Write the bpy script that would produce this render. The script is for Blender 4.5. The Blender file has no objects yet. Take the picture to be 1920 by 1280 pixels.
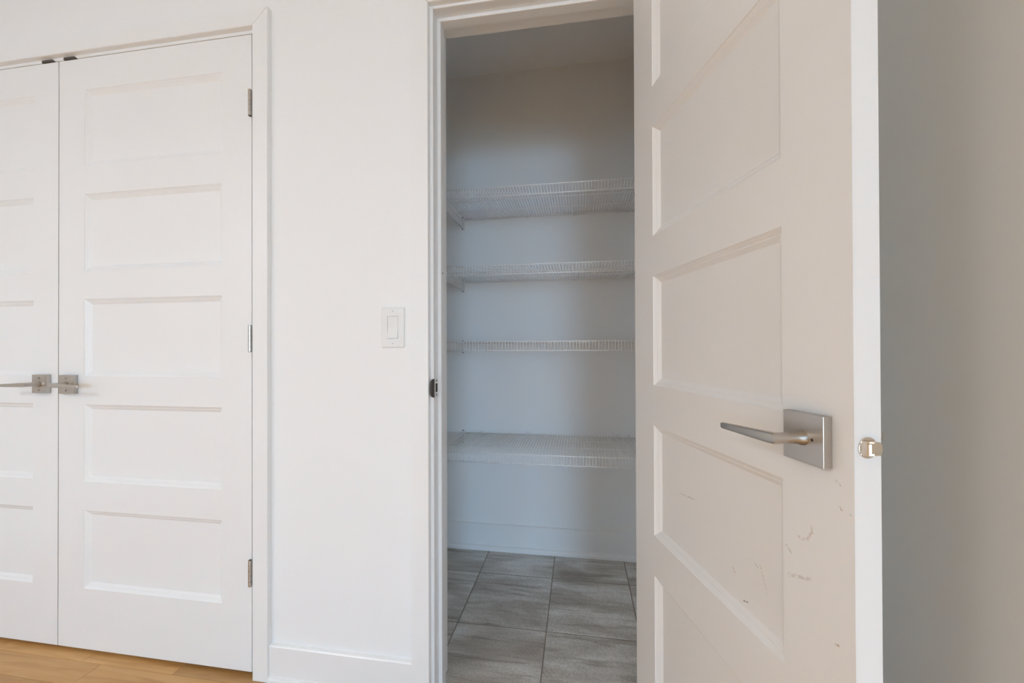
import bpy, bmesh, math, random
from mathutils import Vector, Matrix
random.seed(7)
SC = bpy.context.scene
COL = SC.collection

# ------------------------------------------------------------------ camera
F_PX, YAW, PITCH, ROLL = 767.84, 0.16079, 0.004946, -0.003505
CAM = Vector((1.0277, -1.1560, 1.0376))
fw = Vector((-math.sin(YAW) * math.cos(PITCH), math.cos(YAW) * math.cos(PITCH), math.sin(PITCH)))
r0 = Vector((math.cos(YAW), math.sin(YAW), 0)); u0 = r0.cross(fw)
cr, sr_ = math.cos(ROLL), math.sin(ROLL)
rt, up = cr * r0 + sr_ * u0, -sr_ * r0 + cr * u0
cd = bpy.data.cameras.new('camera'); cam = bpy.data.objects.new('camera', cd); COL.objects.link(cam)
cam.matrix_world = Matrix(((rt.x, up.x, -fw.x, CAM.x), (rt.y, up.y, -fw.y, CAM.y), (rt.z, up.z, -fw.z, CAM.z), (0, 0, 0, 1)))
cd.sensor_fit = 'HORIZONTAL'; cd.sensor_width = 36.0; cd.lens = F_PX * 36.0 / 1920.0
cd.shift_y = 8.568 / 1920.0; cd.clip_start = 0.02
SC.camera = cam

# ------------------------------------------------------------------ room size and window (used by the light)
XL, XR, YR, ZC = -1.80, 4.60, -8.0, 2.46            # left wall, far right wall, rear wall, ceiling
SX, SY = 1.62, -0.95                               # short return wall right of the pantry: face and free end
WX0, WX1, WZ0, WZ1 = 1.85, 4.10, 0.10, 2.38        # tall window in the rear wall, behind the camera and to its right
VX0, VX1, VZ0, VZ1 = -1.15, -0.55, 0.75, 2.25      # smaller rear window, added to lighten the right of the pantry back wall

# ------------------------------------------------------------------ sky, sun, exposure
world = bpy.data.worlds.new('sky'); SC.world = world; world.use_nodes = True
bg = world.node_tree.nodes['Background']
bg.inputs['Color'].default_value = (0.445, 0.69, 1.0, 1); bg.inputs['Strength'].default_value = 19.0
sd = bpy.data.lights.new('sun', 'SUN'); sd.energy = 13.0; sd.angle = 0.01; sd.color = (0.94, 1.0, 0.98)
sun = bpy.data.objects.new('sun', sd); COL.objects.link(sun)
sun.rotation_euler = Vector((-1.00, 2.95, -1.00)).to_track_quat('-Z', 'Y').to_euler()
def portal(loc, w, h, rz):
    pd = bpy.data.lights.new('window_portal', 'AREA'); pd.shape = 'RECTANGLE'; pd.size = w; pd.size_y = h; pd.cycles.is_portal = True
    po = bpy.data.objects.new('window_portal', pd); COL.objects.link(po); po.location = loc; po.rotation_euler = (math.radians(90), 0, math.radians(rz))
portal(((WX0 + WX1) / 2, YR - 0.13, (WZ0 + WZ1) / 2), WX1 - WX0, WZ1 - WZ0, 0)
portal(((VX0 + VX1) / 2, YR - 0.13, (VZ0 + VZ1) / 2), VX1 - VX0, VZ1 - VZ0, 0)
SC.view_settings.view_transform = 'Standard'; SC.view_settings.look = 'None'
SC.view_settings.gamma = 1.0; SC.view_settings.use_curve_mapping = False
SC.view_settings.exposure = 0.27
SC.cycles.use_light_tree = False; SC.cycles.caustics_reflective = False; SC.cycles.caustics_refractive = False; SC.cycles.max_bounces = 8; SC.cycles.diffuse_bounces = 6; SC.cycles.use_adaptive_sampling = True; SC.cycles.adaptive_threshold = 0.04; SC.cycles.glossy_bounces = 4
SC.cycles.transparent_max_bounces = 12; SC.cycles.sample_clamp_indirect = 6.0

# ------------------------------------------------------------------ materials
def mat(name, rgb, rough=0.5, metal=0.0, bump=0.0, bscale=200.0, var=0.0, vscale=3.0, spec=0.5):
    m = bpy.data.materials.new(name); m.use_nodes = True
    nt = m.node_tree; b = nt.nodes['Principled BSDF']
    b.inputs['Base Color'].default_value = (*rgb, 1); b.inputs['Roughness'].default_value = rough
    b.inputs['Metallic'].default_value = metal; b.inputs['Specular IOR Level'].default_value = spec
    tc = nt.nodes.new('ShaderNodeTexCoord')
    if var > 0:
        n = nt.nodes.new('ShaderNodeTexNoise'); n.inputs['Scale'].default_value = vscale; n.inputs['Detail'].default_value = 4
        nt.links.new(tc.outputs['Object'], n.inputs['Vector'])
        mx = nt.nodes.new('ShaderNodeMix'); mx.data_type = 'RGBA'
        mx.inputs['A'].default_value = (*[c * (1 - var) for c in rgb], 1); mx.inputs['B'].default_value = (*[min(1, c * (1 + var)) for c in rgb], 1)
        nt.links.new(n.outputs['Fac'], mx.inputs['Factor']); nt.links.new(mx.outputs['Result'], b.inputs['Base Color'])
    if bump > 0:
        n2 = nt.nodes.new('ShaderNodeTexNoise'); n2.inputs['Scale'].default_value = bscale; n2.inputs['Detail'].default_value = 1
        nt.links.new(tc.outputs['Object'], n2.inputs['Vector'])
        bp = nt.nodes.new('ShaderNodeBump'); bp.inputs['Strength'].default_value = bump; bp.inputs['Distance'].default_value = 0.001
        nt.links.new(n2.outputs['Fac'], bp.inputs['Height']); nt.links.new(bp.outputs['Normal'], b.inputs['Normal'])
    return m

M = {}
M['wall'] = mat('wall_paint', (0.90, 0.898, 0.892), 0.75)
M['return'] = mat('wall_paint_bounce_tint', (0.90, 0.875, 0.825), 0.75)  # white wall paint with warm bounce light mixed into its colour
M['closet'] = mat('pantry_wall_paint', (0.88, 0.878, 0.87), 0.80)
M['ceiling'] = mat('ceiling_paint', (0.91, 0.907, 0.90), 0.9)
M['trim'] = mat('white_trim_paint', (0.89, 0.888, 0.882), 0.30)
M['door'] = mat('white_door_paint', (0.885, 0.882, 0.875), 0.28)
M['plastic'] = mat('white_plastic', (0.84, 0.84, 0.83), 0.30)
M['wire'] = mat('white_vinyl_coating', (0.95, 0.95, 0.95), 0.25)
M['screw'] = mat('dark_screw_metal', (0.13, 0.12, 0.11), 0.45, metal=0.8)
M['hole'] = mat('dark_recess', (0.03, 0.028, 0.025), 0.8)
M['bronze'] = mat('dark_bronze_metal', (0.10, 0.085, 0.08), 0.5, metal=0.5)
M['polished'] = mat('polished_nickel', (0.74, 0.69, 0.62), 0.12, metal=1.0)
M['grout'] = mat('grout', (0.30, 0.26, 0.22), 0.95, bump=0.3, bscale=400, var=0.2, vscale=12)
M['ground'] = mat('pale_terrace', (0.42, 0.41, 0.38), 0.9, var=0.1)
M['subfloor'] = mat('dark_subfloor', (0.05, 0.035, 0.02), 0.9)

def nickel():
    m = mat('brushed_nickel', (0.54, 0.505, 0.465), 0.32, metal=1.0)
    nt = m.node_tree; b = nt.nodes['Principled BSDF']
    tc = nt.nodes.new('ShaderNodeTexCoord'); mp = nt.nodes.new('ShaderNodeMapping'); mp.inputs['Scale'].default_value = (25, 25, 1400)
    n = nt.nodes.new('ShaderNodeTexNoise'); n.inputs['Scale'].default_value = 1.0; n.inputs['Detail'].default_value = 2
    nt.links.new(tc.outputs['Object'], mp.inputs['Vector']); nt.links.new(mp.outputs['Vector'], n.inputs['Vector'])
    mr = nt.nodes.new('ShaderNodeMapRange'); mr.inputs['To Min'].default_value = 0.24; mr.inputs['To Max'].default_value = 0.42
    nt.links.new(n.outputs['Fac'], mr.inputs['Value']); nt.links.new(mr.outputs['Result'], b.inputs['Roughness'])
    bp = nt.nodes.new('ShaderNodeBump'); bp.inputs['Strength'].default_value = 0.12; bp.inputs['Distance'].default_value = 0.0005
    nt.links.new(n.outputs['Fac'], bp.inputs['Height']); nt.links.new(bp.outputs['Normal'], b.inputs['Normal'])
    return m
M['nickel'] = nickel()

def ramp(nt, stops):
    r = nt.nodes.new('ShaderNodeValToRGB'); e = r.color_ramp.elements
    while len(e) < len(stops): e.new(0.5)
    for k, (p, c) in enumerate(stops): e[k].position = p; e[k].color = (*c, 1)
    return r

def maple():
    m = bpy.data.materials.new('maple_plank'); m.use_nodes = True; nt = m.node_tree; b = nt.nodes['Principled BSDF']
    tc = nt.nodes.new('ShaderNodeTexCoord'); oi = nt.nodes.new('ShaderNodeObjectInfo')
    mul = nt.nodes.new('ShaderNodeMath'); mul.operation = 'MULTIPLY'; mul.inputs[1].default_value = 37.0
    nt.links.new(oi.outputs['Random'], mul.inputs[0])
    add = nt.nodes.new('ShaderNodeVectorMath'); add.operation = 'ADD'
    nt.links.new(tc.outputs['Object'], add.inputs[0]); nt.links.new(mul.outputs[0], add.inputs[1])
    mp = nt.nodes.new('ShaderNodeMapping'); mp.inputs['Scale'].default_value = (2.2, 22, 22)
    nt.links.new(add.outputs[0], mp.inputs['Vector'])
    n = nt.nodes.new('ShaderNodeTexNoise'); n.inputs['Scale'].default_value = 1.6; n.inputs['Detail'].default_value = 8; n.inputs['Distortion'].default_value = 0.8
    nt.links.new(mp.outputs['Vector'], n.inputs['Vector'])
    rp = ramp(nt, [(0.25, (0.50, 0.255, 0.085)), (0.5, (0.62, 0.345, 0.125)), (0.78, (0.70, 0.42, 0.175))])
    nt.links.new(n.outputs['Fac'], rp.inputs['Fac'])
    # plank to plank tone
    hs = nt.nodes.new('ShaderNodeHueSaturation')
    mr = nt.nodes.new('ShaderNodeMapRange'); mr.inputs['To Min'].default_value = 0.80; mr.inputs['To Max'].default_value = 1.10
    nt.links.new(oi.outputs['Random'], mr.inputs['Value']); nt.links.new(mr.outputs['Result'], hs.inputs['Value'])
    nt.links.new(rp.outputs['Color'], hs.inputs['Color'])
    # knots
    v = nt.nodes.new('ShaderNodeTexVoronoi'); v.inputs['Scale'].default_value = 1.0
    mp2 = nt.nodes.new('ShaderNodeMapping'); mp2.inputs['Scale'].default_value = (2.6, 4.6, 0.0)
    nt.links.new(add.outputs[0], mp2.inputs['Vector']); nt.links.new(mp2.outputs['Vector'], v.inputs['Vector'])
    kr = ramp(nt, [(0.0, (0.12, 0.045, 0.015)), (0.028, (0.16, 0.06, 0.02)), (0.05, (0.62, 0.5, 0.4)), (0.12, (1, 1, 1))])
    nt.links.new(v.outputs['Distance'], kr.inputs['Fac'])
    mx = nt.nodes.new('ShaderNodeMix'); mx.data_type = 'RGBA'; mx.blend_type = 'MULTIPLY'; mx.inputs['Factor'].default_value = 1.0
    nt.links.new(hs.outputs['Color'], mx.inputs['A']); nt.links.new(kr.outputs['Color'], mx.inputs['B'])
    nt.links.new(mx.outputs['Result'], b.inputs['Base Color'])
    b.inputs['Roughness'].default_value = 0.42
    return m
M['maple'] = maple()

def tile():
    m = bpy.data.materials.new('stone_look_tile'); m.use_nodes = True; nt = m.node_tree; b = nt.nodes['Principled BSDF']
    tc = nt.nodes.new('ShaderNodeTexCoord'); oi = nt.nodes.new('ShaderNodeObjectInfo')
    mul = nt.nodes.new('ShaderNodeMath'); mul.operation = 'MULTIPLY'; mul.inputs[1].default_value = 61.0
    nt.links.new(oi.outputs['Random'], mul.inputs[0])
    add = nt.nodes.new('ShaderNodeVectorMath'); add.operation = 'ADD'
    nt.links.new(tc.outputs['Object'], add.inputs[0]); nt.links.new(mul.outputs[0], add.inputs[1])
    def noise(scale, sx, sy, det, dist=0.0):
        mp = nt.nodes.new('ShaderNodeMapping'); mp.inputs['Scale'].default_value = (sx, sy, 1)
        n = nt.nodes.new('ShaderNodeTexNoise'); n.inputs['Scale'].default_value = scale; n.inputs['Detail'].default_value = det; n.inputs['Distortion'].default_value = dist
        nt.links.new(add.outputs[0], mp.inputs['Vector']); nt.links.new(mp.outputs['Vector'], n.inputs['Vector']); return n
    a = noise(4.0, 0.8, 2.2, 8, 0.4); s = noise(3.0, 1.2, 16.0, 8, 0.6); g = noise(140.0, 1, 1, 4)
    r1 = ramp(nt, [(0.30, (0.40, 0.345, 0.295)), (0.48, (0.60, 0.565, 0.515)), (0.62, (0.80, 0.785, 0.75))])
    nt.links.new(a.outputs['Fac'], r1.inputs['Fac'])
    r2 = ramp(nt, [(0.30, (0.55, 0.52, 0.49)), (0.42, (0.93, 0.92, 0.91)), (0.60, (1.0, 1.0, 1.0)), (0.75, (1.10, 1.10, 1.10))])
    nt.links.new(s.outputs['Fac'], r2.inputs['Fac'])
    mx = nt.nodes.new('ShaderNodeMix'); mx.data_type = 'RGBA'; mx.blend_type = 'MULTIPLY'; mx.inputs['Factor'].default_value = 0.9
    nt.links.new(r1.outputs['Color'], mx.inputs['A']); nt.links.new(r2.outputs['Color'], mx.inputs['B'])
    r3 = ramp(nt, [(0.35, (0.82, 0.82, 0.82)), (0.65, (1.12, 1.12, 1.12))]); nt.links.new(g.outputs['Fac'], r3.inputs['Fac'])
    m2 = nt.nodes.new('ShaderNodeMix'); m2.data_type = 'RGBA'; m2.blend_type = 'MULTIPLY'; m2.inputs['Factor'].default_value = 0.8
    nt.links.new(mx.outputs['Result'], m2.inputs['A']); nt.links.new(r3.outputs['Color'], m2.inputs['B'])
    nt.links.new(m2.outputs['Result'], b.inputs['Base Color'])
    b.inputs['Roughness'].default_value = 0.55
    bp = nt.nodes.new('ShaderNodeBump'); bp.inputs['Strength'].default_value = 0.15; bp.inputs['Distance'].default_value = 0.001
    nt.links.new(s.outputs['Fac'], bp.inputs['Height']); nt.links.new(bp.outputs['Normal'], b.inputs['Normal'])
    return m
M['tile'] = tile()

def glass():
    m = bpy.data.materials.new('window_glass'); m.use_nodes = True; nt = m.node_tree
    nt.nodes.remove(nt.nodes['Principled BSDF']); out = nt.nodes['Material Output']
    t = nt.nodes.new('ShaderNodeBsdfTransparent'); t.inputs['Color'].default_value = (0.95, 0.97, 0.97, 1)
    g = nt.nodes.new('ShaderNodeBsdfGlossy'); g.inputs['Roughness'].default_value = 0.02
    mx = nt.nodes.new('ShaderNodeMixShader'); mx.inputs['Fac'].default_value = 0.06
    nt.links.new(t.outputs[0], mx.inputs[1]); nt.links.new(g.outputs[0], mx.inputs[2]); nt.links.new(mx.outputs[0], out.inputs['Surface'])
    return m
M['glass'] = glass()

def scuffed_door(strokes, coord_obj):
    """white door paint with a few scuffs; strokes: (x0,z0,x1,z1,width,(rgb),strength) in door coordinates"""
    m = mat('scuffed_white_door_paint', (0.885, 0.882, 0.875), 0.28)
    nt = m.node_tree; b = nt.nodes['Principled BSDF']
    tc = nt.nodes.new('ShaderNodeTexCoord'); tc.object = coord_obj
    sp = nt.nodes.new('ShaderNodeSeparateXYZ'); nt.links.new(tc.outputs['Object'], sp.inputs[0])
    cb = nt.nodes.new('ShaderNodeCombineXYZ'); nt.links.new(sp.outputs['X'], cb.inputs['X']); nt.links.new(sp.outputs['Z'], cb.inputs['Z'])
    nz = nt.nodes.new('ShaderNodeTexNoise'); nz.inputs['Scale'].default_value = 260.0; nz.inputs['Detail'].default_value = 3
    nt.links.new(tc.outputs['Object'], nz.inputs['Vector'])
    brk = nt.nodes.new('ShaderNodeMapRange'); brk.inputs['From Min'].default_value = 0.42; brk.inputs['From Max'].default_value = 0.56
    nt.links.new(nz.outputs['Fac'], brk.inputs['Value'])
    front = nt.nodes.new('ShaderNodeMath'); front.operation = 'LESS_THAN'; front.inputs[1].default_value = 0.015
    nt.links.new(sp.outputs['Y'], front.inputs[0])
    cur = None
    for (x0, z0, x1, z1, w, rgb, st) in strokes:
        A = Vector((x0, 0, z0)); B = Vector((x1, 0, z1)); d = B - A; L2 = max(d.length_squared, 1e-8)
        s1 = nt.nodes.new('ShaderNodeVectorMath'); s1.operation = 'SUBTRACT'; s1.inputs[1].default_value = A; nt.links.new(cb.outputs[0], s1.inputs[0])
        dt = nt.nodes.new('ShaderNodeVectorMath'); dt.operation = 'DOT_PRODUCT'; dt.inputs[1].default_value = d / L2; nt.links.new(s1.outputs[0], dt.inputs[0])
        cl = nt.nodes.new('ShaderNodeClamp'); nt.links.new(dt.outputs['Value'], cl.inputs['Value'])
        sc = nt.nodes.new('ShaderNodeVectorMath'); sc.operation = 'SCALE'; sc.inputs[0].default_value = d; nt.links.new(cl.outputs[0], sc.inputs['Scale'])
        ds = nt.nodes.new('ShaderNodeVectorMath'); ds.operation = 'DISTANCE'; nt.links.new(s1.outputs[0], ds.inputs[0]); nt.links.new(sc.outputs[0], ds.inputs[1])
        mr = nt.nodes.new('ShaderNodeMapRange'); mr.inputs['From Min'].default_value = w * 0.4; mr.inputs['From Max'].default_value = w
        mr.inputs['To Min'].default_value = st; mr.inputs['To Max'].default_value = 0.0; nt.links.new(ds.outputs['Value'], mr.inputs['Value'])
        m1 = nt.nodes.new('ShaderNodeMath'); m1.operation = 'MULTIPLY'; nt.links.new(mr.outputs[0], m1.inputs[0]); nt.links.new(brk.outputs[0], m1.inputs[1])
        m2 = nt.nodes.new('ShaderNodeMath'); m2.operation = 'MULTIPLY'; nt.links.new(m1.outputs[0], m2.inputs[0]); nt.links.new(front.outputs[0], m2.inputs[1])
        mx = nt.nodes.new('ShaderNodeMix'); mx.data_type = 'RGBA'; mx.inputs['B'].default_value = (*rgb, 1)
        nt.links.new(m2.outputs[0], mx.inputs['Factor'])
        if cur is None: mx.inputs['A'].default_value = (0.885, 0.882, 0.875, 1)
        else: nt.links.new(cur, mx.inputs['A'])
        cur = mx.outputs['Result']
    nt.links.new(cur, b.inputs['Base Color'])
    return m

# ------------------------------------------------------------------ mesh helpers
def link(name, me, m=None, parent=None, loc=(0, 0, 0)):
    o = bpy.data.objects.new(name, me); COL.objects.link(o)
    if m is not None and me is not None and not me.materials: me.materials.append(m)
    o.parent = parent; o.location = loc
    return o
def mesh_of(bm, name, smooth=False):
    bmesh.ops.recalc_face_normals(bm, faces=bm.faces)
    me = bpy.data.meshes.new(name); bm.to_mesh(me); bm.free()
    if smooth:
        for p in me.polygons: p.use_smooth = True
    return me
def add_box(bm, x0, x1, y0, y1, z0, z1, bev=0.0, seg=1):
    t = bmesh.new()
    vs = [t.verts.new((x, y, z)) for x in (x0, x1) for y in (y0, y1) for z in (z0, z1)]
    for f in ((0, 1, 3, 2), (4, 6, 7, 5), (0, 4, 5, 1), (2, 3, 7, 6), (0, 2, 6, 4), (1, 5, 7, 3)):
        t.faces.new([vs[i] for i in f])
    if bev > 0: bmesh.ops.bevel(t, geom=t.edges[:], offset=bev, segments=seg, profile=0.5, affect='EDGES')
    me = bpy.data.meshes.new('tmp'); t.to_mesh(me); t.free(); bm.from_mesh(me); bpy.data.meshes.remove(me)
def box(name, x0, x1, y0, y1, z0, z1, m, parent=None, bev=0.0, seg=1):
    bm = bmesh.new(); add_box(bm, x0, x1, y0, y1, z0, z1, bev, seg); return link(name, mesh_of(bm, name), m, parent)
def prism_mesh(name, pts, axis, a0, a1):
    """extrude 2-D polygon along axis 'x','y' or 'z'"""
    bm = bmesh.new()
    def P(u, v, a): return {'x': (a, u, v), 'y': (u, a, v), 'z': (u, v, a)}[axis]
    A = [bm.verts.new(P(u, v, a0)) for u, v in pts]; B = [bm.verts.new(P(u, v, a1)) for u, v in pts]
    n = len(pts); bm.faces.new(A); bm.faces.new(B[::-1])
    for i in range(n): bm.faces.new((A[i], A[(i + 1) % n], B[(i + 1) % n], B[i]))
    return mesh_of(bm, name)
def loft(bm, rings, cap=True, closed=True):
    R = [[bm.verts.new(p) for p in r] for r in rings]; n = len(R[0])
    for a, b in zip(R[:-1], R[1:]):
        for i in range(n): bm.faces.new((a[i], a[(i + 1) % n], b[(i + 1) % n], b[i]))
    if cap: bm.faces.new(R[0]); bm.faces.new(R[-1][::-1])
def tube(bm, pts, r, n=6):
    pts = [Vector(p) for p in pts]; rings = []
    for i, p in enumerate(pts):
        if i == 0: t = pts[1] - p
        elif i == len(pts) - 1: t = p - pts[-2]
        else: t = (pts[i + 1] - p).normalized() + (p - pts[i - 1]).normalized()
        t.normalize(); a = Vector((0, 0, 1)) if abs(t.z) < 0.9 else Vector((1, 0, 0))
        if 0 < i < len(pts) - 1:
            pl = (pts[i + 1] - p).cross(p - pts[i - 1])
            if pl.length > 1e-9: a = pl
        s = t.cross(a).normalized(); q = s.cross(t).normalized()
        k = 1.0
        rings.append([p + r * (math.cos(2 * math.pi * j / n) * s * k + math.sin(2 * math.pi * j / n) * q) for j in range(n)])
    # keep ring phase consistent
    for i in range(1, len(rings)):
        best = min(range(n), key=lambda k: sum((rings[i][(j + k) % n] - rings[i - 1][j]).length for j in range(n)))
        f = rings[i][best:] + rings[i][:best]
        g = rings[i][::-1]; bestg = min(range(n), key=lambda k: sum((g[(j + k) % n] - rings[i - 1][j]).length for j in range(n)))
        g = g[bestg:] + g[:bestg]
        c = lambda rr: sum((rr[j] - rings[i - 1][j]).length for j in range(n))
        rings[i] = f if c(f) <= c(g) else g
    loft(bm, rings)
def cyl(bm, c, axis, r, h, n=20, r2=None):
    """cylinder from c along axis (unit vector) with length h"""
    c = Vector(c); ax = Vector(axis).normalized(); a = Vector((0, 0, 1)) if abs(ax.z) < 0.9 else Vector((1, 0, 0))
    s = ax.cross(a).normalized(); q = s.cross(ax)
    ring = lambda o, rr: [c + ax * o + rr * (math.cos(2 * math.pi * j / n) * s + math.sin(2 * math.pi * j / n) * q) for j in range(n)]
    loft(bm, [ring(0, r), ring(h, r if r2 is None else r2)])
def empty(name, loc=(0, 0, 0), rz=0.0):
    o = bpy.data.objects.new(name, None); COL.objects.link(o); o.location = loc; o.rotation_euler = (0, 0, rz); o.empty_display_size = 0.1
    return o
def tag(o, label, cat, group=None, kind=None):
    o['label'] = label; o['category'] = cat
    if group: o['group'] = group
    if kind: o['kind'] = kind
    return o
def struct(o, label, cat): return tag(o, label, cat, None, 'structure')
def part_label(o, label): o['label'] = label; return o

# ------------------------------------------------------------------ dimensions
TH = 0.0353                                     # door leaf thickness
DH, DB = 2.032, 0.012                           # leaf height, gap below it
PZ = [(1.6728, 1.9352), (1.3092, 1.5739), (0.9461, 1.2113), (0.5836, 0.8493), (0.2184, 0.4858)]   # moulded panels (world z)
STILE = 0.1075
JX0, JX1 = 0.6062, 1.2240                       # pantry opening between the jambs
JZ = 2.0437                                     # underside of the pantry head jamb
WT = 0.122                                      # wall thickness
YB = 0.9223                                     # pantry back wall
CX0, CX1 = 0.124, 1.350                         # pantry side walls
CL, CR, CZ = -1.529, 0.003, 2.047               # double closet opening
ANG = 0.2715                                    # open door: angle past square
HX, HY = 1.1782, -0.0166
DW3 = 0.6235

# ------------------------------------------------------------------ shell
def wall(name, boxes, m, label):
    bm = bmesh.new()
    for b in boxes: add_box(bm, *b)
    return struct(link(name, mesh_of(bm, name), m), label, 'wall')
JT = 0.018
wall('wall_front', [(XL, CL - JT, 0, WT, 0, ZC), (CL - JT, CR + JT, 0, WT, CZ + JT, ZC), (CR + JT, JX0 - JT, 0, WT, 0, ZC),
     (JX0 - JT, JX1 + JT, 0, WT, JZ + JT, ZC), (JX1 + JT, XR, 0, WT, 0, ZC)], M['wall'], 'white painted wall between the double closet doors and the open pantry doorway')
wall('wall_right', [(SX, SX + 0.12, SY, 0, 0, ZC)], M['return'], 'plain white return wall, tinted with warm bounce light, in the shade behind the open door')
wall('wall_far_right', [(XR, XR + 0.12, YR, WT, 0, ZC)], M['wall'], 'white painted wall at the far right of the room')
wall('wall_left', [(XL - 0.12, XL, YR, WT, 0, ZC)], M['wall'], 'white painted wall at the far left of the room')
wall('wall_rear', [(XL, VX0, YR - 0.15, YR, 0, ZC), (VX0, VX1, YR - 0.15, YR, 0, VZ0), (VX0, VX1, YR - 0.15, YR, VZ1, ZC), (VX1, WX0, YR - 0.15, YR, 0, ZC), (WX1, XR, YR - 0.15, YR, 0, ZC), (WX0, WX1, YR - 0.15, YR, WZ1, ZC), (WX0, WX1, YR - 0.15, YR, 0, WZ0)],
     M['wall'], 'white painted wall with the tall window behind the viewer')
struct(box('ceiling', XL, XR, YR, WT, ZC, ZC + 0.1, M['ceiling']), 'white painted ceiling of the room', 'ceiling')
wall('wall_pantry_back', [(CX0 - 0.1, CX1 + 0.1, YB, YB + 0.1, 0, ZC)], M['closet'], 'grey white back wall of the pantry behind the wire shelves')
wall('wall_pantry_left', [(CX0 - 0.1, CX0, WT, YB, 0, ZC)], M['closet'], 'left side wall of the pantry')
wall('wall_pantry_right', [(CX1, CX1 + 0.1, WT, YB, 0, ZC)], M['closet'], 'right side wall of the pantry behind the open door')
struct(box('ceiling', CX0 - 0.1, CX1 + 0.1, WT, YB + 0.1, ZC, ZC + 0.1, M['ceiling']), 'ceiling of the pantry', 'ceiling')
wall('wall_closet_back', [(CL - 0.1, CX0 - 0.1, 0.62, 0.70, 0, ZC), (CL - 0.1, CL - 0.02, WT, 0.62, 0, ZC)], M['closet'], 'inside of the closet behind the double doors')
struct(box('ceiling', CL - 0.1, CX0 - 0.1, WT, 0.70, ZC, ZC + 0.1, M['ceiling']), 'ceiling inside the double closet', 'ceiling')
struct(box('ground', -14, 18, -26, YR - 0.15, -0.30, -0.10, M['ground']), 'pale terrace outside the tall window', 'ground')

# windows out of frame: frame, mullion, panes
def window(name, loc, rz, w, h, label):
    o = struct(empty(name, loc, math.radians(rz)), label, 'window'); hw = w / 2
    for (a, b, c, d) in ((-hw, -hw + 0.05, 0, h), (hw - 0.05, hw, 0, h), (-hw + 0.05, hw - 0.05, 0, 0.05), (-hw + 0.05, hw - 0.05, h - 0.05, h), (-0.03, 0.03, 0.05, h - 0.05)):
        box('window_frame', a, b, -0.03, 0.03, c, d, M['trim'], o, 0.004)
    for a, b in ((-hw + 0.05, -0.03), (0.03, hw - 0.05)):
        box('pane', a, b, -0.003, 0.003, 0.05, h - 0.05, M['glass'], o)
window('window_1', ((WX0 + WX1) / 2, YR - 0.08, WZ0), 0, WX1 - WX0, WZ1 - WZ0, 'tall white framed window in the wall behind the viewer')
window('fill_window', ((VX0 + VX1) / 2, YR - 0.08, VZ0), 0, VX1 - VX0, VZ1 - VZ0, 'smaller white framed window added as fill light in the unseen wall behind the viewer')

# unseen round ceiling lamp, added to fill the open door's face from the left
def fill_lamp(x, y, watts, label):
    o = tag(empty('fill_lamp', (x, y, ZC)), label, 'lamp')
    bm = bmesh.new(); cyl(bm, (0, 0, 0), (0, 0, -1), 0.33, 0.030, 40); link('lamp_base', mesh_of(bm, 'lamp_base'), M['plastic'], o)
    bm = bmesh.new(); cyl(bm, (0, 0, -0.030), (0, 0, -1), 0.31, 0.025, 40, 0.29); link('diffuser', mesh_of(bm, 'diffuser'), M['plastic'], o)
    ld = bpy.data.lights.new('lamp_glow', 'AREA'); ld.shape = 'DISK'; ld.size = 0.56; ld.energy = watts; ld.color = (0.93, 0.96, 1.0)
    lo = bpy.data.objects.new('lamp_glow', ld); COL.objects.link(lo); lo.parent = o; lo.location = (0, 0, -0.060)
LAMP_W = 19.5
fill_lamp(-1.20, -2.50, LAMP_W, 'unseen round ceiling lamp added as fill light behind the viewer on the left')

# ------------------------------------------------------------------ wood floor: every plank its own piece
fl = struct(empty('floor', (0, 0, 0)), 'honey coloured maple plank floor in front of the white doors', 'floor')
box('subfloor', XL, XR, YR, 0.60, -0.05, -0.014, M['subfloor'], fl)
PW = 0.0845; PM = {}
def plank(x0, x1, y0, y1):
    L = round(x1 - x0, 3); key = (L, round(y1 - y0, 4))
    if key not in PM:
        bm = bmesh.new(); g = 0.0004; hw_, hl = (y1 - y0) / 2 - g, L / 2 - g; e = 0.0007
        loft(bm, [[(-hl, -hw_, -0.014), (hl, -hw_, -0.014), (hl, hw_, -0.014), (-hl, hw_, -0.014)],
                  [(-hl, -hw_, -e), (hl, -hw_, -e), (hl, hw_, -e), (-hl, hw_, -e)],
                  [(-hl + e, -hw_ + e, 0), (hl - e, -hw_ + e, 0), (hl - e, hw_ - e, 0), (-hl + e, hw_ - e, 0)]])
        PM[key] = mesh_of(bm, 'plank')
    return link('plank', PM[key], M['maple'], fl, ((x0 + x1) / 2, (y0 + y1) / 2, 0))
SEAM0 = -0.0355
fixed = {0: [-1.55, -0.97, -0.609, -0.257, 0.45], 1: [-1.30, -0.529, 0.30], 2: [-1.75, -0.70, 0.10]}   # joints read off the photograph
row = 0; far = bmesh.new()
while True:
    y1 = SEAM0 + PW * (1 - row); y0 = y1 - PW
    if y1 < YR + 0.01: break
    y0 = max(y0, YR)
    if row in fixed: js = fixed[row]
    else:
        js = []; x = XL + random.choice([0.3, 0.5, 0.7, 0.9])
        while x < XR - 0.25: js.append(round(x, 2)); x += random.choice([1.0, 1.1, 1.2, 1.3, 1.4, 1.5])
    xs = [XL] + js + [XR]
    for a, b in zip(xs[:-1], xs[1:]):
        if y1 > -2.6: plank(a, b, y0, y1)
        else: add_box(far, a + 0.0004, b - 0.0004, y0 + 0.0004, y1 - 0.0004, -0.014, 0.0)
    row += 1
fo = link('plank_field', mesh_of(far, 'plank_field'), M['maple'], fl); fo['kind'] = 'stuff'
box('closet_floor_board', CL - 0.1, CX0 - 0.1, SEAM0 + PW, 0.62, -0.014, 0, M['maple'], fl)

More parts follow.
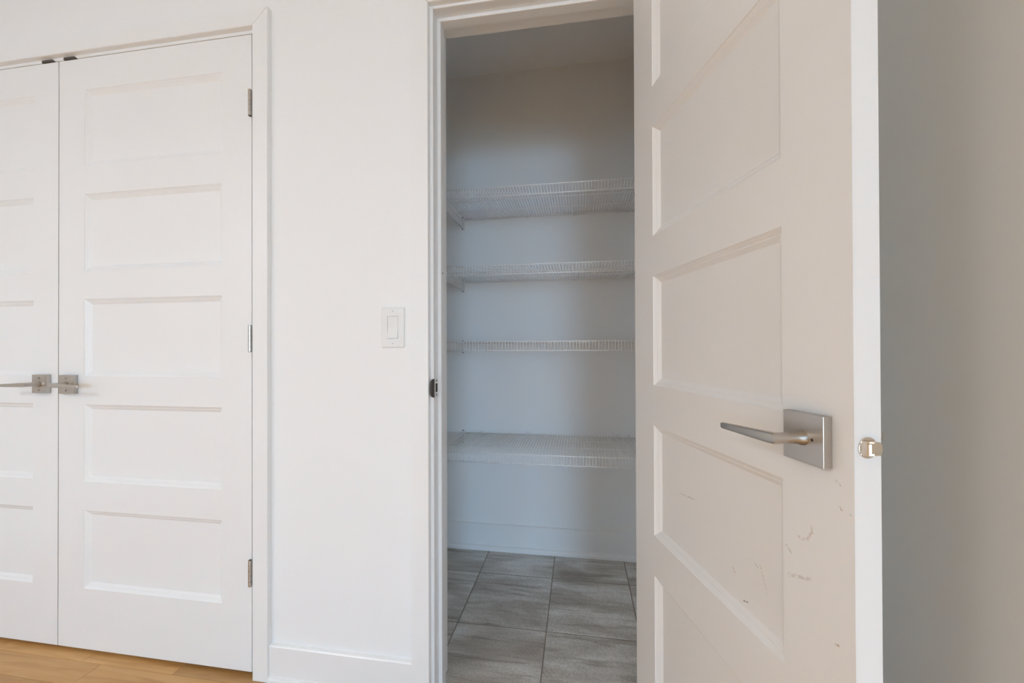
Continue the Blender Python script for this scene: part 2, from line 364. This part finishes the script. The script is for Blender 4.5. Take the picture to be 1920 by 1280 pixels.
# ------------------------------------------------------------------ pantry floor: tiles on grout
tf = struct(empty('floor', (0.9, 0.5, 0)), 'stone look grey beige tile floor of the pantry', 'floor')
def tbox(name, x0, x1, y0, y1, z0, z1, m): return box(name, x0 - 0.9, x1 - 0.9, y0 - 0.5, y1 - 0.5, z0, z1, m, tf)
tbox('grout_bed', CX0, CX1, WT, YB, -0.013, -0.0007, M['grout'])
tbox('grout_bed', JX0, JX1, SEAM0 + PW, WT, -0.013, -0.0007, M['grout'])
GX = [0.5718 - 0.3352 * 2, 0.5718 - 0.3352, 0.5718, 0.9073, 1.2422, 1.5774]; GY = [-0.0011, 0.3487, 0.6985, 1.0483]
for i in range(len(GX) - 1):
    for j in range(len(GY) - 1):
        x0, x1 = max(GX[i] + 0.0021, CX0), min(GX[i + 1] - 0.0021, CX1)
        y0, y1 = max(GY[j] + 0.0024, WT), min(GY[j + 1] - 0.0024, YB)
        if x1 - x0 < 0.02 or y1 - y0 < 0.02: continue
        if j == 0:   # the row that runs out through the doorway
            a, b = max(x0, JX0), min(x1, JX1)
            if b - a > 0.01:
                pts = [(x0, WT), (a, WT), (a, SEAM0 + PW), (b, SEAM0 + PW), (b, WT), (x1, WT), (x1, y1), (x0, y1)]
                pp = [q for k, q in enumerate(pts) if k == 0 or (abs(q[0] - pts[k - 1][0]) + abs(q[1] - pts[k - 1][1])) > 1e-6]
                cx_, cy_ = (x0 + x1) / 2, (WT + y1) / 2
                me = prism_mesh('tile', [(u - cx_, v - cy_) for u, v in pp], 'z', -0.012, 0.0)
                link('tile', me, M['tile'], tf, (cx_ - 0.9, cy_ - 0.5, 0)); continue
        bm = bmesh.new(); add_box(bm, -(x1 - x0) / 2, (x1 - x0) / 2, -(y1 - y0) / 2, (y1 - y0) / 2, -0.012, 0.0, 0.0008)
        link('tile', mesh_of(bm, 'tile'), M['tile'], tf, ((x0 + x1) / 2 - 0.9, (y0 + y1) / 2 - 0.5, 0))

# ------------------------------------------------------------------ casings, jambs, baseboards
def casing(name, xi0, xi1, zi, w, t, label):
    """mitred flat casing round an opening; xi0/xi1 inner edges, zi inner top"""
    o = struct(empty(name, ((xi0 + xi1) / 2, 0, 0)), label, 'door casing'); cx = (xi0 + xi1) / 2
    def piece(nm, A, B, C, D, mitre=True):
        # four corners in x,z (outer/inner), bevelled front
        bm = bmesh.new(); e = 0.0035
        q = [Vector((a - cx, 0, b)) for a, b in (A, B, C, D)]; c = sum(q, Vector()) / 4
        def inset(d):
            out = []
            for i in range(4):
                p, pr, nx = q[i], q[i - 1], q[(i + 1) % 4]
                e1 = (p - pr).normalized(); e2 = (nx - p).normalized()
                n1 = Vector((-e1.z, 0, e1.x)); n2 = Vector((-e2.z, 0, e2.x))
                if n1.dot(c - p) < 0: n1 = -n1
                if n2.dot(c - p) < 0: n2 = -n2
                den = 1 + n1.dot(n2); out.append(p + (n1 + n2) * (d / den))
            return out
        g = 0.00025; Q0 = inset(g)
        loft(bm, [[(v.x, 0, v.z) for v in Q0], [(v.x, -t + e * 0.8, v.z) for v in Q0], [(v.x, -t, v.z) for v in inset(g + 0.0012)]])
        return link(nm, mesh_of(bm, nm), M['trim'], o)
    piece('casing_leg', (xi0 - w, 0), (xi0, 0), (xi0, zi), (xi0 - w, zi + w))
    piece('casing_leg', (xi1, 0), (xi1 + w, 0), (xi1 + w, zi + w), (xi1, zi))
    piece('casing_head', (xi0 - w, zi + w), (xi0, zi), (xi1, zi), (xi1 + w, zi + w))
    return o
casing('trim_1', CL - 0.014, 0.0167, 2.0572, 0.0540, 0.018, 'flat white casing mitred round the closed double closet doors')
casing('trim_2', 0.5970, JX1 + 0.0092, 2.0505, 0.0556, 0.018, 'flat white casing round the open pantry doorway')

def jambs(name, x0, x1, z, label, stop_y=None, depth=WT):
    o = struct(empty(name, ((x0 + x1) / 2, 0, 0)), label, 'door frame'); cx = (x0 + x1) / 2
    b = lambda nm, a0, a1, y0, y1, z0, z1, bev=0.0012: box(nm, a0 - cx, a1 - cx, y0, y1, z0, z1, M['trim'], o, bev)
    jl = b('jamb', x0 - JT, x0, 0, depth, 0, z + JT); jr = b('jamb', x1, x1 + JT, 0, depth, 0, z + JT); b('head_jamb', x0, x1, 0, depth, z, z + JT)
    if stop_y:
        s0, s1, tk = stop_y[0], stop_y[1], 0.011
        b('door_stop', x0, x0 + tk, s0, s1, 0, z - tk); b('door_stop', x1 - tk, x1, s0, s1, 0, z - tk); b('door_stop', x0, x1, s0, s1, z - tk, z)
    return o, cx, jl, jr
jambs('trim_3', CL, CR, CZ, 'white door frame around the double closet doors')
jo, jcx, jl, jr = jambs('trim_4', JX0, JX1, JZ, 'white door frame lining the pantry opening', (0.036, 0.070))

# strike plate on the pantry jamb (with its curved lip)
SZ = 0.9200
def strike():
    bm = bmesh.new(); x = JX0 - jcx; hz = 0.0285
    n = 12
    add_box(bm, x - 0.0005, x + 0.0016, 0.0015, 0.033, SZ - hz, SZ + hz, 0.0006)
    me = mesh_of(bm, 'strike_plate'); o = link('strike_plate', me, M['polished'], jo)
    part_label(o, 'satin nickel strike plate with a curved lip')
    # D-shaped lip that folds over the jamb edge towards the room
    bm = bmesh.new(); rows = []
    for k in range(n + 1):
        t = k / n; zz = SZ + hz * 0.95 * (1 - 2 * t); reach = 0.0185 * math.sqrt(max(0.0, 1 - (1 - 2 * t) ** 2)) + 0.0005
        rows.append([(x + 0.0016, 0.0025, zz), (x + 0.0012, -reach * 0.5, zz), (x - 0.0035, -reach, zz), (x - 0.005, -reach, zz), (x - 0.0006, -reach * 0.5, zz), (x + 0.0002, 0.0025, zz)])
    loft(bm, rows)
    link('strike_lip', mesh_of(bm, 'strike_lip', True), M['bronze'], o)
    bm = bmesh.new(); add_box(bm, x + 0.0013, x + 0.0019, 0.012, 0.026, SZ - 0.013, SZ + 0.013, 0.0002); link('latch_hole', mesh_of(bm, 'latch_hole'), M['hole'], o)
    for s in (-1, 1):
        bm = bmesh.new(); cyl(bm, (x + 0.0014, 0.019, SZ + s * 0.021), (1, 0, 0), 0.0032, 0.0009, 12); link('screw', mesh_of(bm, 'screw'), M['screw'], o)
strike()
# small screw hole in the pantry door stop
bm = bmesh.new(); cyl(bm, (JX0 + 0.0112 - jcx - 0.0004, 0.050, 1.268), (1, 0, 0), 0.003, 0.0006, 10); link('nail_hole', mesh_of(bm, 'nail_hole'), M['screw'], jo)

# two dark ball-catch strikes on the closet head jamb, above the meeting of the leaves
jb = bpy.data.objects['trim_3']; bcx = (CL + CR) / 2
for x0 in (-0.832, -0.738):
    bm = bmesh.new()
    loft(bm, [[(x0 - bcx, -0.001, 2.0458), (x0 + 0.052 - bcx, -0.001, 2.0458), (x0 + 0.054 - bcx, 0.030, 2.0458), (x0 - bcx, 0.030, 2.0458)],
              [(x0 - bcx, -0.0035, 2.0475), (x0 + 0.054 - bcx, -0.0035, 2.0475), (x0 + 0.054 - bcx, 0.0, 2.0475), (x0 - bcx, 0.0, 2.0475)],
              [(x0 + 0.002 - bcx, -0.0035, 2.0535), (x0 + 0.046 - bcx, -0.0035, 2.0535), (x0 + 0.046 - bcx, 0.0, 2.0535), (x0 + 0.002 - bcx, 0.0, 2.0535)]])
    o = link('catch_plate', mesh_of(bm, 'catch_plate'), M['bronze'], jb); part_label(o, 'dark bronze catch plate on the head jamb')

def baseboard(name, prof, axis, a0, a1, label, shoe=None):
    o = struct(link(name, prism_mesh(name, prof, axis, a0, a1), M['trim']), label, 'baseboard')
    if shoe: link('shoe_moulding', prism_mesh('shoe_moulding', shoe, axis, a0, a1), M['trim'], o)
    return o
bp_ = [(0, 0), (-0.012, 0), (-0.012, 0.1085), (-0.009, 0.1120), (-0.002, 0.1150), (0, 0.1150)]
sp_ = [(-0.012, 0), (-0.020, 0), (-0.020, 0.010), (-0.017, 0.016), (-0.012, 0.018)]
baseboard('baseboard_front', bp_, 'x', 0.0707, 0.5414, 'white baseboard on the wall between the two doorways', sp_)
baseboard('baseboard_front_right', bp_, 'x', JX1 + 0.066, SX - 0.012, 'white baseboard behind the open door', sp_)
baseboard('baseboard_front_left', bp_, 'x', XL + 0.012, CL - 0.069, 'white baseboard left of the double closet doors', sp_)
baseboard('baseboard_right', [(SX + u, v) for u, v in bp_], 'y', SY, 0, 'white baseboard along the shaded return wall', [(SX + u, v) for u, v in sp_])
baseboard('baseboard_far_right', [(XR + u, v) for u, v in bp_], 'y', YR, 0, 'white baseboard along the far right wall', [(XR + u, v) for u, v in sp_])
baseboard('baseboard_left', [(XL - u, v) for u, v in bp_], 'y', YR, 0, 'white baseboard along the far left wall', [(XL - u, v) for u, v in sp_])
bq = [(YB, 0), (YB - 0.012, 0), (YB - 0.012, 0.1275), (YB - 0.008, 0.131), (YB, 0.132)]
sq = [(YB - 0.012, 0), (YB - 0.024, 0), (YB - 0.024, 0.012), (YB - 0.019, 0.021), (YB - 0.012, 0.025)]
baseboard('baseboard_pantry_back', bq, 'x', CX0 + 0.012, CX1 - 0.012, 'white baseboard along the back wall of the pantry', sq)
baseboard('baseboard_pantry_left', [(CX0 - u, v) for u, v in bp_], 'y', WT, YB, 'white baseboard along the left wall of the pantry')
baseboard('baseboard_pantry_right', [(CX1 + u, v) for u, v in bp_], 'y', WT, YB, 'white baseboard along the right wall of the pantry')

# ------------------------------------------------------------------ doors
PROF = [(0.0, 0.0), (0.0012, 0.0018), (0.0082, 0.0066), (0.0096, 0.0066), (0.0106, 0.0074), (0.0180, 0.0124), (0.0195, 0.0124)]   # inset, depth of the moulded edge
def panel_mesh(w, h):
    bm = bmesh.new()
    def rect(ins, y): return [(ins, y, ins), (w - ins, y, ins), (w - ins, y, h - ins), (ins, y, h - ins)]
    front = [rect(i, d) for i, d in PROF]; back = [rect(i, TH - d) for i, d in PROF]
    loft(bm, front[::-1] + back)
    return mesh_of(bm, 'panel')
def leaf(root, w, m, m_panel=None, m_scuffed=None):
    bm = bmesh.new(); e = 0.0010
    zs = [0.0]
    for a, b in PZ[::-1]: zs += [a - DB, b - DB]
    zs.append(DH)
    xs = [0, STILE, w - STILE, w]
    # grid frame with five holes, front y=0, back y=TH
    def vgrid(y): return [[bm.verts.new((x, y, z)) for z in zs] for x in xs]
    Fv, Bv = vgrid(0), vgrid(TH)
    def hole(i, j): return i == 1 and j % 2 == 1
    nx, nz = len(xs) - 1, len(zs) - 1
    for i in range(nx):
        for j in range(nz):
            if hole(i, j):
                for (a, b), (c, d) in (((i, j), (i + 1, j)), ((i + 1, j), (i + 1, j + 1)), ((i + 1, j + 1), (i, j + 1)), ((i, j + 1), (i, j))):
                    bm.faces.new((Fv[a][b], Fv[c][d], Bv[c][d], Bv[a][b]))
            else:
                bm.faces.new((Fv[i][j], Fv[i + 1][j], Fv[i + 1][j + 1], Fv[i][j + 1])); bm.faces.new((Bv[i][j], Bv[i][j + 1], Bv[i + 1][j + 1], Bv[i + 1][j]))
    for i in range(nx):
        for j in (0, nz): bm.faces.new((Fv[i][j], Fv[i + 1][j], Bv[i + 1][j], Bv[i][j]))
    for j in range(nz):
        for i in (0, nx): bm.faces.new((Fv[i][j], Fv[i][j + 1], Bv[i][j + 1], Bv[i][j]))
    bm.normal_update()
    ed = [g for g in bm.edges if all(abs(v.co.x) < 1e-6 for v in g.verts) or all(abs(v.co.x - w) < 1e-6 for v in g.verts)]
    ed = [g for g in ed if abs(g.verts[0].co.y - g.verts[1].co.y) < 1e-6]
    bmesh.ops.bevel(bm, geom=ed, offset=0.0012, segments=2, profile=0.5, affect='EDGES')
    link('leaf_frame', mesh_of(bm, 'leaf_frame'), m, root)
    for a, b in PZ:
        mp_ = m_scuffed if (m_scuffed and abs(a - 0.5836) < 1e-4) else (m_panel or m)
        link('panel', panel_mesh(w - 2 * STILE, b - a), mp_, root, (STILE, 0, a - DB))

ROSE_T, ROSE = 0.0125, 0.0322
def rounded_rect(hw_, hh, r, n=4):
    out = []
    for cx_, cz_, a0 in ((hw_ - r, hh - r, 0), (-hw_ + r, hh - r, 90), (-hw_ + r, -hh + r, 180), (hw_ - r, -hh + r, 270)):
        for k in range(n + 1):
            a = math.radians(a0 + 90 * k / n); out.append((cx_ + r * math.cos(a), cz_ + r * math.sin(a)))
    return out
def handle(root, x, z, face_y, out, d, holes='tb', label=None, ext=0.0):
    """square rose + lever; out = -1 visible face, +1 other face; d = +1/-1 direction of the lever along door x"""
    bm = bmesh.new(); add_box(bm, -ROSE, ROSE, min(0, out * ROSE_T), max(0, out * ROSE_T), -ROSE, ROSE, 0.0007, 2)
    o = link('lever_handle', mesh_of(bm, 'rose'), M['nickel'], root, (x, face_y, z))
    if label: part_label(o, label)
    bm = bmesh.new()
    # round neck standing out of the rose, a tight mitred elbow, then a flat tapering blade
    n = 32; rings = []; OC = 0.0520 + ext
    def sec(hu, hz_, p):
        out_ = []
        for k in range(n):
            c, s_ = math.cos(2 * math.pi * k / n), math.sin(2 * math.pi * k / n)
            out_.append((hu * math.copysign(abs(c) ** p, c), hz_ * math.copysign(abs(s_) ** p, s_)))
        return out_
    for oo, r in ((ROSE_T - 0.001, 0.0102), (ROSE_T + 0.0025, 0.0100), (ROSE_T + 0.007, 0.0084), (0.026, 0.0076), (0.034, 0.0074), (OC - 0.0085, 0.0074)):
        rings.append([(-d * u, out * oo, v) for u, v in sec(r, r, 1.0)])
    rings.append([(-d * u, out * (OC + u * 0.85), v) for u, v in sec(0.0070, 0.0074, 0.80)])
    L = 0.1105
    for f in (0.07, 0.25, 0.5, 0.75, 0.95, 0.985, 1.0):
        hu = 0.0056 + (0.0034 - 0.0056) * f; hz_ = 0.0074 + (0.0046 - 0.0074) * f; zc = -0.003 * f
        k_ = 1.0 if f < 0.96 else (0.86 if f < 0.99 else 0.55)
        rings.append([(d * L * f, out * (OC + 0.0006 + u * k_), v * k_ + zc) for u, v in sec(hu, hz_, 0.45)])
    loft(bm, rings)
    me = mesh_of(bm, 'lever', True); me.set_sharp_from_angle(angle=math.radians(38))
    lv = link('lever', me, M['nickel'], o)
    def screw(sx, sz, r=0.0030):
        bm = bmesh.new(); cyl(bm, (sx, out * (ROSE_T - 0.001), sz), (0, out, 0), r, 0.0018, 14); sc_ = link('screw', mesh_of(bm, 'screw'), M['nickel'], o)
        bm = bmesh.new(); cyl(bm, (sx, out * (ROSE_T + 0.0006), sz), (0, out, 0), r * 0.62, 0.0005, 10); link('screw_hole', mesh_of(bm, 'screw_hole'), M['hole'], o)
    if 't' in holes: screw(0, 0.021); screw(0, -0.021)
    if 'r' in holes: screw(0.0165 if d < 0 else -0.0165, 0.0)
    return o

def hinge(root, x, y, zc, leaf_dir, h=0.083, y_in=1):
    """barrel of five knuckles, half standing proud of the face"""
    hl = h / 2
    bm = bmesh.new(); gx = x - leaf_dir * 0.0006; add_box(bm, gx - 0.0006, gx + 0.0006, min(y, y + 0.036 * y_in), max(y, y + 0.036 * y_in), zc - hl, zc + hl)
    o = link('hinge', mesh_of(bm, 'hinge'), M['nickel'], root)
    cuts = [-hl, -hl + 0.30 * h * 0.62, -hl + 0.42 * h, -hl + 0.60 * h, -hl + 0.80 * h, hl]
    for a, b in zip(cuts[:-1], cuts[1:]):
        bm = bmesh.new(); cyl(bm, (x, y, zc + a + 0.0004), (0, 0, 1), 0.0056, b - a - 0.0008, 16); link('knuckle', mesh_of(bm, 'knuckle', False), M['nickel'], o)
    bm = bmesh.new(); cyl(bm, (x, y, zc - hl - 0.001), (0, 0, 1), 0.0040, h + 0.002, 12); link('hinge_pin', mesh_of(bm, 'hinge_pin'), M['bronze'], o)
    return o

W2 = 0.7590
d1 = struct(empty('door_1', (-0.7640 - W2, 0, DB)), 'left leaf of the closed white five panel double doors, cut off by the frame', 'door')
leaf(d1, W2, M['door']); handle(d1, W2 - 0.0610, 0.9187 - DB, 0, -1, -1, 't', 'brushed nickel lever on a square rose')
d2 = struct(empty('door_2', (-0.7605, 0, DB)), 'right leaf of the closed white five panel double doors with three hinges', 'door')
leaf(d2, W2, M['door']); handle(d2, -0.7100 + 0.7605, 0.9182 - DB, 0, -1, 1, 'tr', 'brushed nickel lever on a square rose')
for zc in (1.8205, 1.0707, 0.3285): hinge(d2, -0.0002 + 0.7605, -0.0070, zc - DB, -1)
for zc in (1.8205, 1.0707, 0.3285): hinge(d1, -0.0020, -0.0070, zc - DB, 1)

d3 = struct(empty('door_3', (HX, HY, DB), ANG - math.pi / 2), 'scuffed white five panel pantry door standing open towards the viewer', 'door')
dark, warm, grey = (0.10, 0.08, 0.07), (0.45, 0.30, 0.20), (0.40, 0.36, 0.33)
Zd = lambda z: z - DB
STROKES = [(a, Zd(b), c, Zd(d), w, col, s) for a, b, c, d, w, col, s in (
    (0.2047, 0.7190, 0.2621, 0.7260, 0.0014, grey, 0.75), (0.4126, 0.6108, 0.4218, 0.6138, 0.0016, dark, 0.9), (0.4175, 0.6108, 0.4230, 0.6150, 0.0012, dark, 0.8),
    (0.3837, 0.6528, 0.3894, 0.6466, 0.0025, warm, 0.35), (0.4403, 0.6879, 0.4477, 0.6849, 0.0016, grey, 0.5), (0.4524, 0.6909, 0.4661, 0.6567, 0.0022, warm, 0.40),
    (0.5425, 0.7782, 0.5558, 0.7800, 0.0030, warm, 0.35), (0.5558, 0.7800, 0.5652, 0.7942, 0.0026, warm, 0.50), (0.5652, 0.7942, 0.5637, 0.8019, 0.0018, warm, 0.40),
    (0.5242, 0.7173, 0.5622, 0.7310, 0.0030, grey, 0.45), (0.5207, 0.7577, 0.5302, 0.7503, 0.0016, grey, 0.45), (0.5996, 0.8743, 0.6082, 0.8687, 0.0009, grey, 0.6),
    (0.6043, 0.8440, 0.6080, 0.8402, 0.0016, warm, 0.6), (0.5986, 0.6722, 0.6023, 0.6728, 0.0022, warm, 0.7), (0.6190, 0.8395, 0.6197, 0.8386, 0.0010, dark, 0.8),
    )]
on_panel = lambda q: q[0] < DW3 - STILE and q[2] < DW3 - STILE
leaf(d3, DW3, scuffed_door([q for q in STROKES if not on_panel(q)], d3), M['door'], scuffed_door([q for q in STROKES if on_panel(q)], d3))
handle(d3, 0.5638, 0.9190 - DB, 0, -1, -1, 'r', 'brushed nickel lever on a square rose')
handle(d3, 0.5638, 0.9190 - DB, TH, 1, -1, '', 'brushed nickel lever on the far face', 0.006)
# round latch face and spring bolt in the free edge
lz = 0.9188 - DB
bm = bmesh.new(); cyl(bm, (DW3 - 0.001, 0.0185, lz), (1, 0, 0), 0.0132, 0.0022, 32, 0.0124); lt = link('latch', mesh_of(bm, 'latch'), M['polished'], d3); part_label(lt, 'polished round latch face with spring bolt')
bm = bmesh.new(); rings = []
for k in range(7):
    t = k / 6; a = t * math.pi / 2; s = 0.009 * math.sin(a); y0 = 0.0185 - 0.0105 + 0.010 * (1 - math.cos(a)) * 0.9
    hz = 0.0085 * math.sqrt(max(0.05, 1 - 0.35 * t * t))
    rings.append([(DW3 + s, y0, lz - hz), (DW3 + s, 0.0285, lz - hz), (DW3 + s, 0.0285, lz + hz), (DW3 + s, y0, lz + hz)])
loft(bm, rings); bmesh.ops.bevel(bm, geom=[e for e in bm.edges if abs(e.verts[0].co.x - e.verts[1].co.x) > 1e-5], offset=0.002, segments=2, affect='EDGES')
link('latch_bolt', mesh_of(bm, 'latch_bolt'), M['polished'], lt)
for zc in (1.8205, 1.0707, 0.3285): hinge(d3, -0.0050, TH + 0.0060, zc - DB, 1, y_in=-1)

# ------------------------------------------------------------------ light switch
ls = tag(empty('light_switch', (0.4802, 0, 1.1006)), 'white rocker light switch on the wall beside the pantry doorway', 'light switch')
pw, ph = 0.0365, 0.0600
bm = bmesh.new()
outer = [rounded_rect(pw, ph, 0.003), rounded_rect(pw, ph, 0.003), rounded_rect(pw - 0.0022, ph - 0.0022, 0.003)]
def ring3(pts, y): return [(u, y, v) for u, v in pts]
inner = [rounded_rect(0.0168, 0.0335, 0.001), rounded_rect(0.0168, 0.0335, 0.001)]
loft(bm, [ring3(inner[1], -0.001), ring3(outer[0], -0.0), ring3(outer[1], -0.0035), ring3(outer[2], -0.0058), ring3(inner[0], -0.0062), ring3(inner[1], -0.001)], cap=False)
link('cover_plate', mesh_of(bm, 'cover_plate'), M['plastic'], ls)
bm = bmesh.new()
loft(bm, [[(-0.0160, -0.0005, z) for z in (-0.0325, 0.0325)] + [(-0.0160, y, z) for y, z in ((-0.0062, 0.0325), (-0.0052, 0.0), (-0.0088, -0.0325))],
          [(0.0160, -0.0005, z) for z in (-0.0325, 0.0325)] + [(0.0160, y, z) for y, z in ((-0.0062, 0.0325), (-0.0052, 0.0), (-0.0088, -0.0325))]])
link('rocker', mesh_of(bm, 'rocker'), M['plastic'], ls)
for s in (-1, 1):
    bm = bmesh.new(); cyl(bm, (0, -0.0056, s * 0.0480), (0, -1, 0), 0.0030, 0.0010, 14, 0.0024); sc_ = link('screw', mesh_of(bm, 'screw'), M['plastic'], ls)
    bm = bmesh.new(); add_box(bm, -0.0003, 0.0003, -0.0068, -0.0064, s * 0.0480 - 0.0022, s * 0.0480 + 0.0022); link('screw_slot', mesh_of(bm, 'screw_slot'), M['screw'], sc_)

# ------------------------------------------------------------------ wire shelves
PITCH_W, LIP, WR, RR = 0.0127, 0.0405, 0.0013, 0.0028
SHX0, SHX1 = 0.444, 1.340          # back shelf from the side shelf's lip to the right wall
DEPTH = 0.396                      # back shelf depth
LIPX = 0.4347                      # lip plane of the left side shelves
def wire_mesh(depth):
    bm = bmesh.new(); e = 0.004
    tube(bm, [(0, 0, 0.0), (0, -depth + e, 0.0), (0, -depth, -e), (0, -depth, -LIP - 0.003)], WR, 6)
    return mesh_of(bm, 'deck_wire', True)
WB = wire_mesh(DEPTH); WS = wire_mesh(LIPX - CX0 - 0.008)
def rod(name, p0, p1, r, root):
    bm = bmesh.new(); tube(bm, [p0, p1], r, 8); return link(name, mesh_of(bm, name, True), M['wire'], root)
def clip_mesh():
    bm = bmesh.new()
    add_box(bm, -0.0055, 0.0055, -0.0015, 0.0, -0.012, 0.013, 0.0006)       # tab on the wall
    add_box(bm, -0.0055, 0.0055, -0.0125, -0.0015, -0.0085, -0.0035, 0.0008)  # cradle under the rod
    add_box(bm, -0.0055, 0.0055, -0.0145, -0.0120, -0.0085, 0.0015, 0.0008)
    cyl(bm, (0, -0.0015, 0.008), (0, -1, 0), 0.0040, 0.0035, 10, 0.0030)
    return mesh_of(bm, 'wall_clip')
CLIP = clip_mesh()
def end_plate_mesh():
    """flat plate on the back wall with two ears that takes the lip of a side shelf"""
    bm = bmesh.new(); add_box(bm, -0.0085, 0.0085, -0.002, 0.0, -0.056, 0.014, 0.0007)
    add_box(bm, 0.0040, 0.0070, -0.016, -0.002, -0.047, 0.003, 0.0006); add_box(bm, -0.0070, 0.0070, -0.016, -0.002, -0.049, -0.0465, 0.0005)
    return mesh_of(bm, 'end_plate')
ENDP = end_plate_mesh()
bm = bmesh.new(); cyl(bm, (0, -0.0018, 0), (0, -1, 0), 0.0030, 0.0014, 10); SCREW = mesh_of(bm, 'screw')
SHELF_Z = [1.7130, 1.3860, 1.0675, 0.6000]
LB = ['white wire shelf on the pantry back wall, topmost of four, seen from below', 'white wire shelf on the pantry back wall, second from the top',
      'white wire shelf on the pantry back wall, third from the top, at eye level', 'white wire shelf on the pantry back wall, lowest, seen from above']
LS = ['end of the white wire side shelf left of the topmost back shelf', 'end of the white wire side shelf left of the second back shelf',
      'end of the white wire side shelf left of the third back shelf', 'end of the white wire side shelf left of the lowest back shelf']
for k, z in enumerate(SHELF_Z):
    # back shelf; local x along the wall, y=0 at the back rod
    s = tag(empty('wire_shelf', ((SHX0 + SHX1) / 2, YB - 0.008, z)), LB[k], 'shelf', 'wire shelves on the pantry back wall')
    hl = (SHX1 - SHX0) / 2
    n = int(2 * hl / PITCH_W)
    for i in range(n + 1):
        link('deck_wire', WB, M['wire'], s, (-hl + 0.004 + i * PITCH_W, 0, 0))
    dz = -WR - RR
    rod('back_rod', (-hl, -0.001, dz), (hl, -0.001, dz), RR, s)
    rod('front_rod', (-hl, -DEPTH + 0.0045, dz * 0.6), (hl, -DEPTH + 0.0045, dz * 0.6), RR, s)
    rod('lip_rod', (-hl, -DEPTH + WR + RR, -LIP), (hl, -DEPTH + WR + RR, -LIP), RR, s)
    for yy in (-0.252, -0.117): rod('cross_rod', (-hl, yy, dz), (hl, yy, dz), RR * 0.8, s)
    for x in (0.4954, 0.5326, 0.7732, 1.0119, 1.2216, 1.2701):
        c = link('wall_clip', CLIP, M['plastic'], s, (x - (SHX0 + SHX1) / 2, 0.008, 0.0))
    # left side shelf, lip facing right, running to the back wall
    t = tag(empty('side_wire_shelf', (CX0 + 0.004, YB - 0.004, z), math.pi / 2), LS[k], 'shelf', 'wire shelves on the pantry left wall')
    # local frame: x -> world +y, y -> world -x ; so the lip (local -y) faces world +x
    Ls = YB - 0.004 - (WT + 0.010); dp = LIPX - CX0 - 0.008
    m_ = int(Ls / PITCH_W)
    for i in range(m_ + 1):
        link('deck_wire', WS, M['wire'], t, (-0.004 - i * PITCH_W, 0, 0))
    rod('back_rod', (0, -0.001, dz), (-Ls, -0.001, dz), RR, t); rod('front_rod', (0, -dp + 0.0045, dz * 0.6), (-Ls, -dp + 0.0045, dz * 0.6), RR, t)
    rod('lip_rod', (0, -dp + WR + RR, -LIP), (-Ls, -dp + WR + RR, -LIP), RR, t); rod('cross_rod', (0, -dp * 0.5, dz), (-Ls, -dp * 0.5, dz), RR * 0.8, t)
    e = link('end_plate', ENDP, M['plastic'], t, (0.004, -(LIPX - CX0 - 0.004), 0)); e.rotation_euler = (0, 0, -math.pi / 2)
    for zz in (0.009, -0.0515):
        q = link('screw', SCREW, M['screw'], e, (-0.004, 0, zz))
